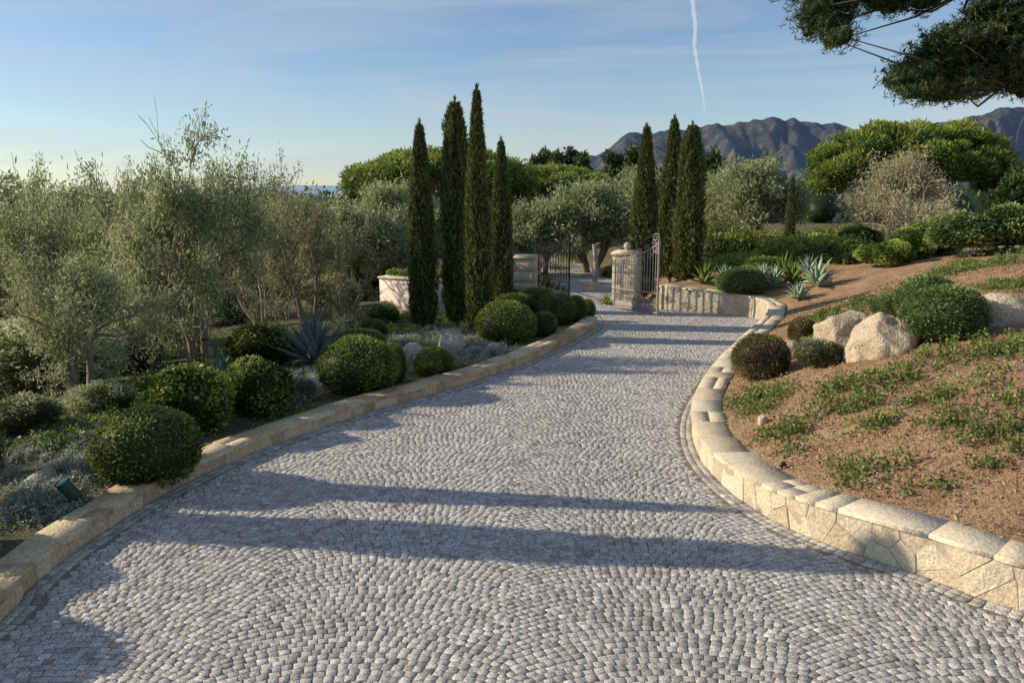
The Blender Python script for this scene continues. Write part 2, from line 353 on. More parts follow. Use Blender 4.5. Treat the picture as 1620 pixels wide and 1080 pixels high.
def wall(name,CC,i0,i1,side,hfun,thick,label,facemat,capmat,area,capL,capT):
    root=empty(name,(0,0,0),label,'wall')
    Cw=CC[i0:i1+1]; s_=np.r_[0,np.cumsum(np.linalg.norm(np.diff(Cw[:,:2],axis=0),axis=1))]; LT=s_[-1]
    T=unit(np.gradient(Cw[:,:2],axis=0))
    def fr(u):
        p=np.array([np.interp(u,s_,Cw[:,0]),np.interp(u,s_,Cw[:,1])]); t=np.array([np.interp(u,s_,T[:,0]),np.interp(u,s_,T[:,1])]); t/=np.linalg.norm(t)
        n=np.array([t[1],-t[0]])*side
        return p,t,n
    H=(lambda u: float(np.interp(u,s_,Cw[:,2]))) if hfun is None else (lambda u:hfun)
    core=NB(); us=np.linspace(0,LT,int(LT/.2)); V=[]
    for u in us:
        p,t,n=fr(u); h=H(u)-capT-.004
        for off,z in ((.007,-.08),(.007,h),(thick-.02,h),(thick-.02,-.3)): V.append([*(p+n*off),z])
    m=len(us); q=[]
    for i in range(m-1):
        for j in range(3): q.append([4*i+j,4*i+j+1,4*i+4+j+1,4*i+4+j])
    q+= [[0,1,2,3],[4*(m-1)+3,4*(m-1)+2,4*(m-1)+1,4*(m-1)]]
    core.add(V,q,.5); core.build('mortar_core',M['mortar'],root)
    flagstones('face_stones',LT,H,fr,thick,capT,facemat,root,area)
    R=random.Random(5)
    cb=NB(); Cs=[];Ns=[];Ds=[]; u=0
    while u<LT-.05:
        t0=fr(u)[1];t1=fr(min(u+.5,LT))[1]; curv=abs(t0[0]*t1[1]-t0[1]*t1[0])
        Lr=R.uniform(*capL)
        if curv>.14: Lr=min(Lr,.26)
        u2=min(u+Lr,LT)
        if LT-u2<.15:u2=LT
        j1,j2=R.uniform(-.008,.008),R.uniform(-.02,.03)
        spans=[(-.025+j1,thick+.02+j2)]
        if R.random()<.3:
            mid=thick*R.uniform(.35,.65); spans=[(-.025+j1,mid-.003),(mid+.003,thick+.02+j2)]
        for o0,o1 in spans:
            c=[]
            for uu,off in ((u+.003,o0),(u+.003,o1),(u2-.003,o1),(u2-.003,o0)):
                p,t,n=fr(uu); pp=p+n*off+t*R.uniform(-.004,.004); c.append([pp[0],pp[1],H(uu)-capT-.002])
            if side<0: c=c[::-1]
            Cs.append(c);Ns.append([R.uniform(-.004,.004),R.uniform(-.004,.004),1]);Ds.append(capT*R.uniform(.93,1.08))
        u=u2
    pillow(cb,Cs,Ns,Ds,.008,np.array([R.random() for _ in Cs]),.82,.003); cb.build('coping',capmat,root)
    return root
iL0=int(np.argmax(LC[:,1]>0)); iR0=int(np.argmax(RC[:,1]>0))
wall('kerb_wall',LC,iL0,iL,-1,.22,.34,'low tan sandstone kerb wall along the left side of the driveway',M['kerb'],M['kerb'],.08,(.25,.7),.06)
wall('retaining_wall',RC,iR0,iR,1,None,.42,'cream sandstone retaining wall with flat coping curving along the right of the driveway up to the gate',M['stone'],M['cope'],.085,(.4,1.0),.05)
# ---------------------------------------------------------------- foliage meshes
def ball_mesh(seed,mat,n=10000,L=.07,W=.022,lump=.04,core=.9):
    nb=NB(); V,Q=sphere_grid(28,18); ns=SN(seed,2.6); n5=SN(seed+9,9.)
    def rad(U): return 1+lump*ns(U)+.014*n5(U)
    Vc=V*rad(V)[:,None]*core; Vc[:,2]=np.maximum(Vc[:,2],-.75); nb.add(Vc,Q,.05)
    U=unit(rng.normal(size=(n,3))); U=U[U[:,2]>-.75]; m=len(U)
    rr=rad(U)*rng.uniform(core-.02,1.03,m); Pp=U*rr[:,None]
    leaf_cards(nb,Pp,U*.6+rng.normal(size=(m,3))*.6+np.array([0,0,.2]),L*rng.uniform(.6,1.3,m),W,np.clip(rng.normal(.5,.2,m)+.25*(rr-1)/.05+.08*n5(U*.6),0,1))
    return nb.mesh('ball_foliage',mat)
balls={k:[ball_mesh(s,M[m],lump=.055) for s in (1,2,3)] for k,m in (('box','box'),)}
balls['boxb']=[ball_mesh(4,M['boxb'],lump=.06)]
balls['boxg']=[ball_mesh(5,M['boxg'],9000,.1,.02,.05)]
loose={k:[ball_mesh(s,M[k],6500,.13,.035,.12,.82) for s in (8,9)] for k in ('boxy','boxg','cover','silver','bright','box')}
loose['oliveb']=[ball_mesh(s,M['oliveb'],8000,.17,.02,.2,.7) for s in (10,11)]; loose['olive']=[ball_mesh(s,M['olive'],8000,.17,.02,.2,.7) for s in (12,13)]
cnt=0
def ball(px,basey,w,h,label,kind='box',group=None,name='clipped_shrub',cat='shrub',D=None,src=balls,z0=None,asp=1.0):
    global cnt
    if D is None: p=G(px,basey-.12*h)
    else:
        p=atY(px,basey,D); p[2]=hz(p[0],p[1])
    dist=np.dot(p-CAM,[0,cp,-sp]); rx=w/2*dist/F; rz=h/2*dist/F*1.0
    o=link(name,src[kind][cnt%len(src[kind])]); cnt+=1
    o.location=(p[0],p[1]+rx*.3,p[2]+rz*.72); o.scale=(rx,rx*asp,rz); o.rotation_euler=(0,0,rng.uniform(0,6))
    return tag(o,label,cat,group)
def cyp_mesh(seed,n=17000,H=5.5,R=.42,mat='cyp',pw=3.0,pe=.8):
    ns=SN(seed,1.0,8); nb=NB()
    def rad(t,th):
        base=R*np.clip(t*6+.4,0,1)**.6*(1-t**pw)**pe*(1-.12*t)
        q=np.stack([np.cos(th)*2.2,np.sin(th)*2.2,t*H*1.6],1)
        q2=np.stack([np.cos(th)*6,np.sin(th)*6,t*H*4],1)
        return base*(1+.15*ns(q)+.13*ns(q2))
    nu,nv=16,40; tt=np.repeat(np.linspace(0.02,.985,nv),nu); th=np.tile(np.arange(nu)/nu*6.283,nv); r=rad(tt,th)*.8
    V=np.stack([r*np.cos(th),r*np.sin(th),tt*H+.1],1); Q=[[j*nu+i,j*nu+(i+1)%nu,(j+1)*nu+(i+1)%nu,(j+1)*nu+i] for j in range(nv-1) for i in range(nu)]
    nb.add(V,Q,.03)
    t=rng.uniform(0.01,1,n)**.9*.985; th=rng.uniform(0,6.283,n); f=rng.uniform(.74,1.14,n); r=rad(t,th)*f
    Pp=np.stack([r*np.cos(th),r*np.sin(th),t*H+.08],1); o_=np.stack([np.cos(th),np.sin(th),np.zeros(n)],1)
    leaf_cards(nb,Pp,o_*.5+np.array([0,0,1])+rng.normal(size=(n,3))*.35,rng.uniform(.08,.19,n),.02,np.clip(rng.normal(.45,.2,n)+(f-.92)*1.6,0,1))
    k=60; leaf_cards(nb,np.column_stack([rng.normal(0,.02,k),rng.normal(0,.02,k),rng.uniform(H*.96,H*1.03,k)]),np.array([[0,0,1]])+rng.normal(size=(k,3))*.15,.15,.015,.4)
    c=nb.mesh('cypress_crown',M[mat]); tb=NB(); tubes(tb,[[0,0,-.4]],[[0,0,1.2]],.09,.06,8); return c,tb.mesh('cypress_trunk',M['bark']),H
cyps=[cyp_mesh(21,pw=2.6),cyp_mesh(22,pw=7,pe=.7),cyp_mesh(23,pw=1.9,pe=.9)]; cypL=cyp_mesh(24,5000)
def cypress(px,base,top,w,label,D=None,v=0,group=None,name='cypress_tree',xy=None):
    if xy is not None:
        p=np.array([xy[0],xy[1],hz(*xy)]); Ht,wm=xy[2],xy[3]
    else:
        if D is None: p=G(px,base)
        else: p=atY(px,400,D); p[2]=hz(p[0],p[1])
        q=atY(px,top,p[1]); Ht=q[2]-p[2]; wm=w/F*p[1]
    c,t,H=(cypL if v==9 else cyps[v]); sx=wm/.9
    r=empty(name,p,label,'tree',group,rz=float(rng.uniform(0,6)),sc=(sx,sx,Ht/H))
    link('crown',c,r); link('trunk',t,r); return r
def grow(seed,stems,tilt,lv,kids,up):
    R=np.random.default_rng(seed); segs=[];tips=[]
    def br(p,d,L,r,l):
        n=[5,4,4,3,3][l]
        for i in range(n):
            d=d+R.normal(size=3)*[.2,.26,.26,.25,.3][l]+np.array([0,0,up[l]]); d/=np.linalg.norm(d)
            q=p+d*L/n; r2=r*(.9 if l else .93)
            segs.append((p,q,r,r2)); p=q; r=r2
            if l>=lv-1: tips.append((p,d))
            if l<lv and (i>=n-2 or (l>0 and i>=1)):
                k=kids[l] if i==n-1 else kids[l]-1
                for _ in range(max(1,k)):
                    e=R.normal(size=3); e-=e.dot(d)*d; e/=np.linalg.norm(e)
                    an=R.uniform(.45,1.05); br(p,d*math.cos(an)+e*math.sin(an),L*R.uniform(.55,.8),r*R.uniform(.5,.68),l+1)
    for s in range(stems):
        a=s*6.283/stems+R.uniform(-.5,.5); tl=tilt*R.uniform(.6,1.3)
        br(np.array([math.cos(a)*.08,math.sin(a)*.08,-.2]),np.array([math.cos(a)*tl,math.sin(a)*tl,1.]),1.5,.11,0)
    return segs,tips
def olive_mesh(seed,mat,bark,stems=3,tilt=.35,lv=3,kids=(3,2,3,0),up=(.02,.05,.02,-.05),nl=28,L=.1,W=.013,spread=.11,thick=1.,mx=1300):
    segs,tips=grow(seed,stems,tilt,lv,kids,up)
    P0=np.array([s[0] for s in segs]);P1=np.array([s[1] for s in segs]);r0=np.array([s[2] for s in segs])*thick;r1=np.array([s[3] for s in segs])*thick
    zmax=np.percentile(P1[:,2],99.7); wid=np.percentile(np.linalg.norm(P1[:,:2],axis=1),97)*2
    tb=NB(); big=r0>.02; tubes(tb,P0[big],P1[big],r0[big],r1[big],7)
    if (~big).any(): tubes(tb,P0[~big],P1[~big],np.maximum(r0[~big],.006),np.maximum(r1[~big],.004),4)
    tr=tb.mesh('trunk',bark)
    tp=np.array([t[0] for t in tips]);td=np.array([t[1] for t in tips])
    nn=SN(seed,1.6); keep=nn(tp)>-.75; tp,td=tp[keep],td[keep]
    if len(tp)>mx:
        k=rng.choice(len(tp),mx,replace=False); tp,td=tp[k],td[k]
    cl=np.clip(rng.normal(.45,.15,len(tp)),0,1)
    P=np.repeat(tp,nl,0)+rng.normal(size=(len(tp)*nl,3))*spread*np.array([1,1,.8]); D=np.repeat(td,nl,0)*.6+rng.normal(size=P.shape)*.7
    nb=NB(); leaf_cards(nb,P,D,L*rng.uniform(.6,1.3,len(P)),W,np.clip(np.repeat(cl,nl)+rng.normal(0,.18,len(P)),0,1))
    return tr,nb.mesh('crown',mat),zmax,wid
ol={}
ol['a']=olive_mesh(31,M['olive'],M['bark'],4,.5,3,(3,2,3,0),nl=30,mx=1300,W=.015,spread=.11)
ol['b']=olive_mesh(32,M['olive'],M['bark'],3,.5,3,(3,2,3,0),nl=20,mx=900,W=.013,spread=.1)
ol['c']=olive_mesh(33,M['oliveb'],M['bark'],4,.45,3,(3,2,3,0),nl=18,mx=1000,W=.014,spread=.1)
ol['d']=olive_mesh(34,M['oliveb'],M['bark'],5,.5,3,(2,2,3,0),nl=8,thick=.7)
ol['f']=olive_mesh(35,M['olive'],M['bark'],4,.5,3,(3,2,2,0),nl=28,L=.17,W=.028,spread=.18)
ol['g']=olive_mesh(36,M['pale'],M['barkp'],6,.8,3,(3,2,2,0),nl=14,L=.12,W=.02,spread=.15,thick=1.1)
for k,v in ol.items(): print('OL',k,len(v[1].polygons),v[2],v[3])
def tree(kind,px,Y,top,w,label,name='olive_tree',group=None,sink=0,rz=None):
    p=atY(px,400,Y); p[2]=hz(p[0],p[1])-sink; q=atY(px,top,Y); Ht=q[2]-p[2]; wm=w/F*Y
    tr,cr,zm,wd=ol[kind]
    r=empty(name,p,label,'tree',group,rz=float(rng.uniform(0,6.28)) if rz is None else rz,sc=(wm/wd,wm/wd,Ht/zm))
    link('trunk',tr,r); link('crown',cr,r); return r
def lump_mesh(lumps,mat,n,L,W,seed=1,name='crown',upbias=-.8,core=.86):
    nb=NB(); V,Q=sphere_grid(14,9); ns=SN(seed,3.0); A_=np.array([a[3]*a[4] for a in lumps]); A_=A_/A_.sum()
    for (x,y,z,rx,rz),f in zip(lumps,A_):
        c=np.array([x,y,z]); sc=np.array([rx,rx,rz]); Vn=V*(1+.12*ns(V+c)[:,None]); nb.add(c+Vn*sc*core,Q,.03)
        m=int(n*f); U=unit(rng.normal(size=(m,3))); U=U[U[:,2]>upbias]; m=len(U)
        rr=(1+.12*ns(U+c))*rng.uniform(.86,1.12,m)
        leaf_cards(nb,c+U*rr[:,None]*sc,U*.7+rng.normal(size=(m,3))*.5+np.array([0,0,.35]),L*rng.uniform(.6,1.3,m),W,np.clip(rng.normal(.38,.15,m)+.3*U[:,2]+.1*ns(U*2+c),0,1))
    return nb.mesh(name,mat)
def umbrella(name,px,Y,top,x0,x1,thick,label,mat,nl=34,n=26000,L=.3,W=.05,seed=1,rf=.2):
    p=atY(px,400,Y); p[2]=hz(p[0],p[1]); zt=atY(px,top,Y)[2]-p[2]; wm=(x1-x0)/F*Y/2; cxo=((x0+x1)/2-px)/F*Y; th=thick/F*Y
    R=np.random.default_rng(seed); lumps=[]; tb=NB()
    for i in range(nl):
        a=R.uniform(0,6.283); f=math.sqrt(R.uniform(0,1)); r=wm*rf*R.uniform(.55,1.25)
        dome=math.sqrt(max(0,1-(f*.93)**2))
        x=cxo+math.cos(a)*f*(wm-r*.6); y=math.sin(a)*f*(wm-r*.6)*.8; z=zt-r*.6-th*(1-dome)-R.uniform(0,.3)*th
        lumps.append((x,y,z,r,r*.6))
        if i%3==0: poly_tube(tb,[[cxo*.3,0,zt*.45],[x*.5+cxo*.25,y*.5,zt*.45+(z-zt*.45)*.6],[x,y,z]],[.2,.13,.06])
    poly_tube(tb,[[0,0,-.5],[cxo*.15,0,zt*.25],[cxo*.3,0,zt*.5]],[.4,.32,.24],8)
    root=empty(name,p,label,'tree'); link('trunk',tb.mesh('trunk',M['bark']),root); link('crown',lump_mesh(lumps,mat,n,L,W,seed),root); return root
# ---- left bed shrubs
B=ball
bg='clipped round shrubs along the left kerb wall'
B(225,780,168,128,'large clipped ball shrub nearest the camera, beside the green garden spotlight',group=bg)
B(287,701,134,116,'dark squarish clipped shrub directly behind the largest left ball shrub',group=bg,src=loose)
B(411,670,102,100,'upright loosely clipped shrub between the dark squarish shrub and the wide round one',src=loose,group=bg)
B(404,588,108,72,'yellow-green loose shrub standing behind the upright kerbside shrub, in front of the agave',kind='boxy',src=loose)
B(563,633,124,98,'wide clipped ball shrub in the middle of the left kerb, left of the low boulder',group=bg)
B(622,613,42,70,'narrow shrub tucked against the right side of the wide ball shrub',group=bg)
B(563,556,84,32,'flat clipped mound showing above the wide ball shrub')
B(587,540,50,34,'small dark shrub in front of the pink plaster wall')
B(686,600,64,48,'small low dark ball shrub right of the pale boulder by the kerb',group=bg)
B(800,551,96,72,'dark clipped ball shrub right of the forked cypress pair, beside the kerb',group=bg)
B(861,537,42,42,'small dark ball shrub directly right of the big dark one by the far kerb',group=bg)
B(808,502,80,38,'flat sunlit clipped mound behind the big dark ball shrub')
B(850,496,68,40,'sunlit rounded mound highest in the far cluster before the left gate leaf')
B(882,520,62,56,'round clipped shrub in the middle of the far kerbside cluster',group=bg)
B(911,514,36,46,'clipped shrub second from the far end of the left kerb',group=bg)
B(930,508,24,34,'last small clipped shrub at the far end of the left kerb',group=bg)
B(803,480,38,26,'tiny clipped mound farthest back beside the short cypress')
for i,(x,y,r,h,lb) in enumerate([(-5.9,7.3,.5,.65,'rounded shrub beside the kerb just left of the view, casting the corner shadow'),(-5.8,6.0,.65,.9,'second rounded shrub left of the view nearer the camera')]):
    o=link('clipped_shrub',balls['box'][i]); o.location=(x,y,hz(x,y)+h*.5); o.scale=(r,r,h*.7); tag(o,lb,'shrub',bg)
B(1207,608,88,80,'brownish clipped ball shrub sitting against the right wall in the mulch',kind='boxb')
B(1271,548,46,46,'small brown ball shrub behind the wall between ball and boulders',kind='boxb')
B(1176,472,76,50,'smooth green mound overhanging the far wall below the aloes',kind='boxg')
B(1500,548,128,96,'large round green shrub in front of the right boulders',kind='boxg')
B(1474,520,100,82,'round green shrub just behind the largest one by the boulders',kind='boxg')
B(1412,506,60,40,'small grey-green mound left of the twin round shrubs',kind='boxg')
B(1300,586,84,46,'low grey-green shrub at the foot of the left boulder',kind='oliveb',src=loose)
# ---- cypresses
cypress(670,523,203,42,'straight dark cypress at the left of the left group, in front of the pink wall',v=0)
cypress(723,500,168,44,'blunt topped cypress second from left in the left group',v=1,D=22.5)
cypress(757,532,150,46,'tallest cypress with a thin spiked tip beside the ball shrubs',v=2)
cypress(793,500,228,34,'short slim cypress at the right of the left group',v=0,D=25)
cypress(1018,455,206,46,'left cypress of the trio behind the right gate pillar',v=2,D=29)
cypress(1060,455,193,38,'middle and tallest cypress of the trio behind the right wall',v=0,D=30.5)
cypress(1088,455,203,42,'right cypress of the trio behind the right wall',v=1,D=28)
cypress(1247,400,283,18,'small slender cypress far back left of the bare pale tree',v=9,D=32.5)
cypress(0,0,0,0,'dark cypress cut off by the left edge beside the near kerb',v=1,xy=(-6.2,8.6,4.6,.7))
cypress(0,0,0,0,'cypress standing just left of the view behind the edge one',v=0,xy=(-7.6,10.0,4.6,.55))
# ---- olives
tree('a',300,18,196,330,'large multi-stemmed olive tree with the tallest crown on the left')
tree('b',112,13.6,400,270,'grey low olive tree with bare slim stems nearest the camera on the left')
tree('c',482,22,275,210,'sparse dull olive tree with dark bare branches right of the big olive')
tree('a',45,22,272,290,'broad olive tree at the left edge behind the near olive')
tree('c',165,28,280,220,'dull olive filling the gap left of the big olive')
tree('d',410,25,278,190,'twiggy half bare tree between the two big left olives')
tree('f',-10,34,300,230,'distant olive at the far left edge of the grove')
tree('f',120,38,308,210,'distant olive low on the slope left of the big olive')
tree('f',250,36,320,190,'distant olive seen through the big olive crown')
tree('f',400,38,318,190,'distant olive behind the twiggy tree')
tree('f',490,36,318,170,'distant olive behind the sparse dull olive')
tree('f',560,30,332,165,'olive crown behind the sparse olive left of the cypresses')
tree('f',630,33,300,165,'silvery olive behind the leftmost cypress')
tree('f',700,36,346,140,'olive crown showing between the left cypresses')
tree('f',935,38,296,180,'bright silvery olive directly behind the gate opening')
tree('f',858,37,322,130,'olive crown above the left gate leaf')
tree('f',1010,44,275,120,'olive between the gate and the cypress trio')
tree('f',1180,36,262,160,'tall silvery olive right of the cypress trio')
tree('f',1125,42,282,110,'olive crown just right of the third trio cypress')
tree('g',1432,34,246,220,'pale nearly bare spreading tree at the top of the right bank','spreading_tree')
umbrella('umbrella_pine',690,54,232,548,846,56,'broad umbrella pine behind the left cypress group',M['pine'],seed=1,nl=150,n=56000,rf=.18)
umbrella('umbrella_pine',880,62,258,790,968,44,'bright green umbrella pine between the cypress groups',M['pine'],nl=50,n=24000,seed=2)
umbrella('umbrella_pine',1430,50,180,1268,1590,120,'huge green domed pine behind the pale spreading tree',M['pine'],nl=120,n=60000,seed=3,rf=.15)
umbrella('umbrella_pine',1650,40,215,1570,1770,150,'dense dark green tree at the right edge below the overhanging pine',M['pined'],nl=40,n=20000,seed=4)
for i,(px,top,D,w) in enumerate([(846,248,80,20),(862,240,82,20),(881,244,79,24),(900,238,81,20),(922,246,78,24),(968,246,70,26),(1000,238,71,28),(1125,246,75,34)]):
    nm=['first','second','third','fourth','fifth','sixth','seventh','eighth'][i]
    p=atY(px,400,D); p[2]=hz(p[0],p[1]); Ht=atY(px,top,D)[2]-p[2]; wm=w/F*D/2; root=empty('conifer_tree',p,nm+' from left of the distant dark conifers on the skyline below the mountain','tree','distant conifers on the skyline')
    R=np.random.default_rng(i+50); lm=[(R.normal()*wm*.35,R.normal()*wm*.3,Ht*f-.2,wm*(1.25-f)*R.uniform(.9,1.5)+.15,wm*.8) for f in np.linspace(.35,.985,16)]
    link('crown',lump_mesh(lm,M['pined'],2600,.4,.09,i),root); tb=NB(); poly_tube(tb,[[0,0,-.3],[0,0,Ht*.8]],[.25,.1]); link('trunk',tb.mesh('trunk',M['bark']),root)
lum=[]; R=np.random.default_rng(9)
for i in range(300):
    px=R.uniform(-250,1900); Yd=R.uniform(60,150); top=R.uniform(312,345) if px<560 else R.uniform(290,345); q=atY(px,top,Yd); r=R.uniform(2,4.5)*Yd/90
    lum.append((q[0],Yd,q[2]-r*.7,r,r*.9))
    lum.append((q[0]+R.normal(),Yd+R.normal(),q[2]-r*1.9,r*1.2,r*1.1))
for i in range(22):
    px=R.uniform(930,1230); Yd=R.uniform(72,95); q=atY(px,R.uniform(266,290),Yd); r=R.uniform(1.,1.8); lum.append((q[0],Yd,q[2]-r*.7,r,r)); lum.append((q[0],Yd,q[2]-r*2.2,r*1.3,r*1.3))
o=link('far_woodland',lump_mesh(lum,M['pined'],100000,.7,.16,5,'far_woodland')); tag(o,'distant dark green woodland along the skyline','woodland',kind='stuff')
def shrubW(px,Y,cy,w,h,label,kind,name='shrub'):
    q=atY(px,cy,Y); rx=w/2/F*Y; rz=h/2/F*Y; o=link(name,loose[kind][int(px)%2]); o.location=(q[0],q[1],q[2]); o.scale=(rx,rx,rz); o.rotation_euler=(0,0,px)
    tag(o,label,'shrub'); return o
hl=[]
for px in range(1125,1345,14): 
    q=atY(px,388+R.uniform(-4,4),33); hl.append((q[0],33+R.uniform(-.6,.6),q[2]-.3,.75,.75))
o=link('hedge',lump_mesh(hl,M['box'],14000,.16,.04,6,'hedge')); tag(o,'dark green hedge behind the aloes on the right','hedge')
hl=[]
for px in range(1110,1330,12):
    Yh=28.2; q=atY(px,400,Yh); hl.append((q[0],Yh+R.uniform(-.5,.5),hz(q[0],Yh)+.25,.5,.5))
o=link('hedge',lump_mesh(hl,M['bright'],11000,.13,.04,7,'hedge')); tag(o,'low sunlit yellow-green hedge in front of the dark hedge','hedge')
for i,(px,Y,cy,w,h,kd,lb) in enumerate([(1345,27,405,90,48,'cover','broad green shrub left end of the crest planting'),(1400,25,402,80,42,'bright','bright green shrub on the crest left of centre'),(1440,26,388,70,50,'bright','lighter round shrub on the crest below the pale tree'),(1480,27,378,90,56,'cover','dark leafy shrub on the crest under the pale tree trunk'),(1530,24,368,110,60,'boxg','blue-green feathery shrub on the crest'),(1590,24,362,90,70,'cover','tall green shrub on the crest near the right edge'),(1300,28,425,80,40,'bright','yellow-green shrub beside the aloes'),(1360,30,378,70,40,'box','dark shrub behind the crest planting'),(1215,27,425,80,36,'bright','bright leafy shrub behind the aloe row'),(885,40,436,46,30,'bright','bright shrub beyond the left gate leaf'),(972,36,440,40,34,'cover','green shrub behind the right gate pillar'),(915,46,424,60,30,'cover','dark shrub where the drive bends beyond the gate'),(800,34,440,60,60,'cover','leafy shrub left of the square stone gate pillar')]):
    shrubW(px,Y,cy,w,h,lb,kd)
for i,(px,py,w,h,kd,lb) in enumerate([(60,640,190,130,'olive','grey-green shrub under the near olive at the left'),(190,600,130,90,'oliveb','dull shrub on the slope behind the squarish shrub'),(360,520,90,60,'olive','grey shrub right of the big olive trunk'),(240,560,110,70,'cover','dark shrub left of the big olive trunk'),(520,500,90,60,'olive','grey shrub behind the big agave'),(560,480,90,60,'cover','green shrub behind the grey one near the pink wall'),(110,570,150,100,'olive','silvery shrub deep on the left slope'),(440,480,110,70,'olive','grey-green shrub below the sparse olive'),(10,560,140,110,'oliveb','bushy grey shrub at the left edge'),(770,470,60,40,'cover','leafy shrub between the short cypress and stone wall'),(20,480,180,100,'olive','distant grey-green shrub at the far left'),(160,500,170,90,'oliveb','wide grey-green shrub far down the left slope'),(330,480,150,80,'olive','wide silvery shrub beyond the big olive'),(250,500,120,80,'oliveb','grey shrub far behind the dark shrub left of the olive trunk'),(600,520,60,40,'cover','small green shrub left of the leftmost cypress'),(30,700,110,70,'oliveb','grey shrub low at the left edge below the near olive'),(160,660,90,50,'olive','low silvery shrub beside the near olive stems'),(470,640,60,40,'silver','small silver-leaved plant between the upright shrub and the wide ball'),(700,585,40,22,'silver','tiny silver plant right of the small low ball shrub')]):
    B(px,py,w,h,lb,kind=kd,src=loose,name='shrub')
# ---- agaves
def agave_mesh(n,mat,seed,L=1.,w=.075,droop=.15):
    R=np.random.default_rng(seed); nb=NB()
    for i in range(n):
        a=i*2.4+R.uniform(-.2,.2); f=i/n; el=math.radians(14+70*f**1.1)+R.uniform(-.08,.08); LL=L*R.uniform(.8,1.05)*(1-.2*f)
        m=8; t=np.linspace(0,1,m); e=el-droop*t*t*2*(1-f)*R.uniform(.3,1.2)
        rr=np.cumsum(np.r_[0,np.cos(e[1:])*LL/(m-1)]); zz=np.cumsum(np.r_[0,np.sin(e[1:])*LL/(m-1)])
        wd=w*np.clip(np.sin(np.pi*(t*.8+.2))**.8,.0,1)*(1-t**3); wd[-1]=.002; d=np.array([math.cos(a),math.sin(a),0]); sd=np.array([-math.sin(a),math.cos(a),0])
        c=d[None]*rr[:,None]+np.array([0,0,1])[None]*zz[:,None]; nrm=-d[None]*np.sin(e)[:,None]+np.array([0,0,1])[None]*np.cos(e)[:,None]
        V=np.stack([c+sd*wd[:,None]+nrm*wd[:,None]*.5,c,c-sd*wd[:,None]+nrm*wd[:,None]*.5,c-nrm*wd[:,None]*.25],1).reshape(-1,3)
        Q=[]
        for j in range(m-1):
            for x,y in ((0,1),(1,2),(2,3),(3,0)): Q.append([4*j+x,4*j+y,4*j+4+y,4*j+4+x])
        nb.add(V,Q,np.clip(R.normal(.45,.15),0,1))
    return nb.mesh('rosette',mat,True)
ag=agave_mesh(40,M['agave'],1,1.,.085); al=[agave_mesh(26,M['aloe'],s,1.,.11,droop=.3) for s in (2,3)]; al2=agave_mesh(26,M['bright'],4,1.,.08,droop=.3)
def rosette(px,py,w,label,me,name,hs=1.2,Y=None):
    if Y is None: p=G(px,py)
    else: p=atY(px,py,Y); p[2]=hz(p[0],p[1])
    dist=np.dot(p-CAM,[0,cp,-sp]); r=w/2*dist/F; o=link(name,me); o.location=(p[0],p[1],p[2]); o.scale=(r,r,r*hs); o.rotation_euler=(0,0,px); tag(o,label,'agave' if 'agave' in name else 'aloe')
rosette(496,578,175,'big dark blue-green agave with long pointed leaves in the left bed',ag,'agave_plant',1.35)
rosette(352,598,90,'smaller agave half hidden behind the yellow-green shrub',ag,'agave_plant')
for i,(px,py,w,lb) in enumerate([(1115,450,66,'leftmost pale aloe rosette above the far wall'),(1146,446,54,'second small aloe above the far wall'),(1222,456,72,'aloe rosette right of the smooth green mound'),(1254,448,74,'tall aloe in the middle of the bank top row'),(1264,474,60,'low blue aloe at the front of the bank top row'),(1294,454,88,'largest pale aloe at the right end of the row'),(1240,434,66,'aloe behind the middle of the row'),(1280,436,64,'aloe behind the largest one'),(1205,443,56,'small yellowish aloe beside the green mound')]):
    rosette(px,py,w,lb,al[i%2] if i%3 else al2,'aloe_plant',1.45)
rosette(960,484,44,'spiky green plant at the foot of the right gate pillar',al2,'aloe_plant')
# ---- boulders
def boulder(px,basey,w,h,label,mat,seed):
    V,Q=sphere_grid(72,44); a_=SN(seed,1.3);b_=SN(seed+1,4.);c_=SN(seed+2,11.)
    r=1+.12*a_(V)
    V2=V*r[:,None]; R=np.random.default_rng(seed)
    for _ in range(20):
        n=unit(R.normal(size=3)*np.array([1,1,.9])); d=R.uniform(.7,.93); k=V2@n-d; V2=V2-np.maximum(k,0)[:,None]*n*.9
    V2=V2*(1+.035*b_(V)+.02*c_(V)-.05*np.exp(-(b_(V2*.8)/.18)**2))[:,None]
    p=G(px,basey-.1*h); dist=np.dot(p-CAM,[0,cp,-sp]); rx=w/2*dist/F/.86; rz=h/2*dist/F/.66
    o=link('boulder',npmesh('boulder',V2,Q,mat,tint=np.full(len(V2),.5),smooth=True)); o.location=(p[0],p[1]+rx*.3,p[2]+rz*.08); o.scale=(rx,rx*.9,rz); o.rotation_euler=(0,0,seed)
    tag(o,label,'boulder')
boulder(1341,552,92,64,'left sandstone boulder of the right bank, rounded and sunlit',M['rock'],3)
boulder(1404,568,104,80,'pale angular sandstone boulder left of the big green shrub',M['rock'],6)
boulder(1370,572,64,46,'low slab of rock between the two bank boulders',M['rock'],15)
boulder(1595,520,95,56,'pale boulder at the right edge behind the green shrubs',M['rock'],9)
boulder(1252,572,32,40,'small rounded tan boulder behind the brown ball shrub',M['rock'],12)
boulder(1207,672,16,18,'tiny orange stone lying on the mulch',M['rock'],14)
boulder(651,590,42,54,'upright pale boulder right of the wide ball shrub',M['rockg'],20)
boulder(713,560,50,38,'rounded grey boulder in front of the forked cypresses',M['rockg'],23)
boulder(316,578,40,38,'tan boulder at the foot of the big olive',M['rock'],26)
boulder(60,770,46,28,'flat stone amid white groundcover at the left edge',M['rockg'],29)
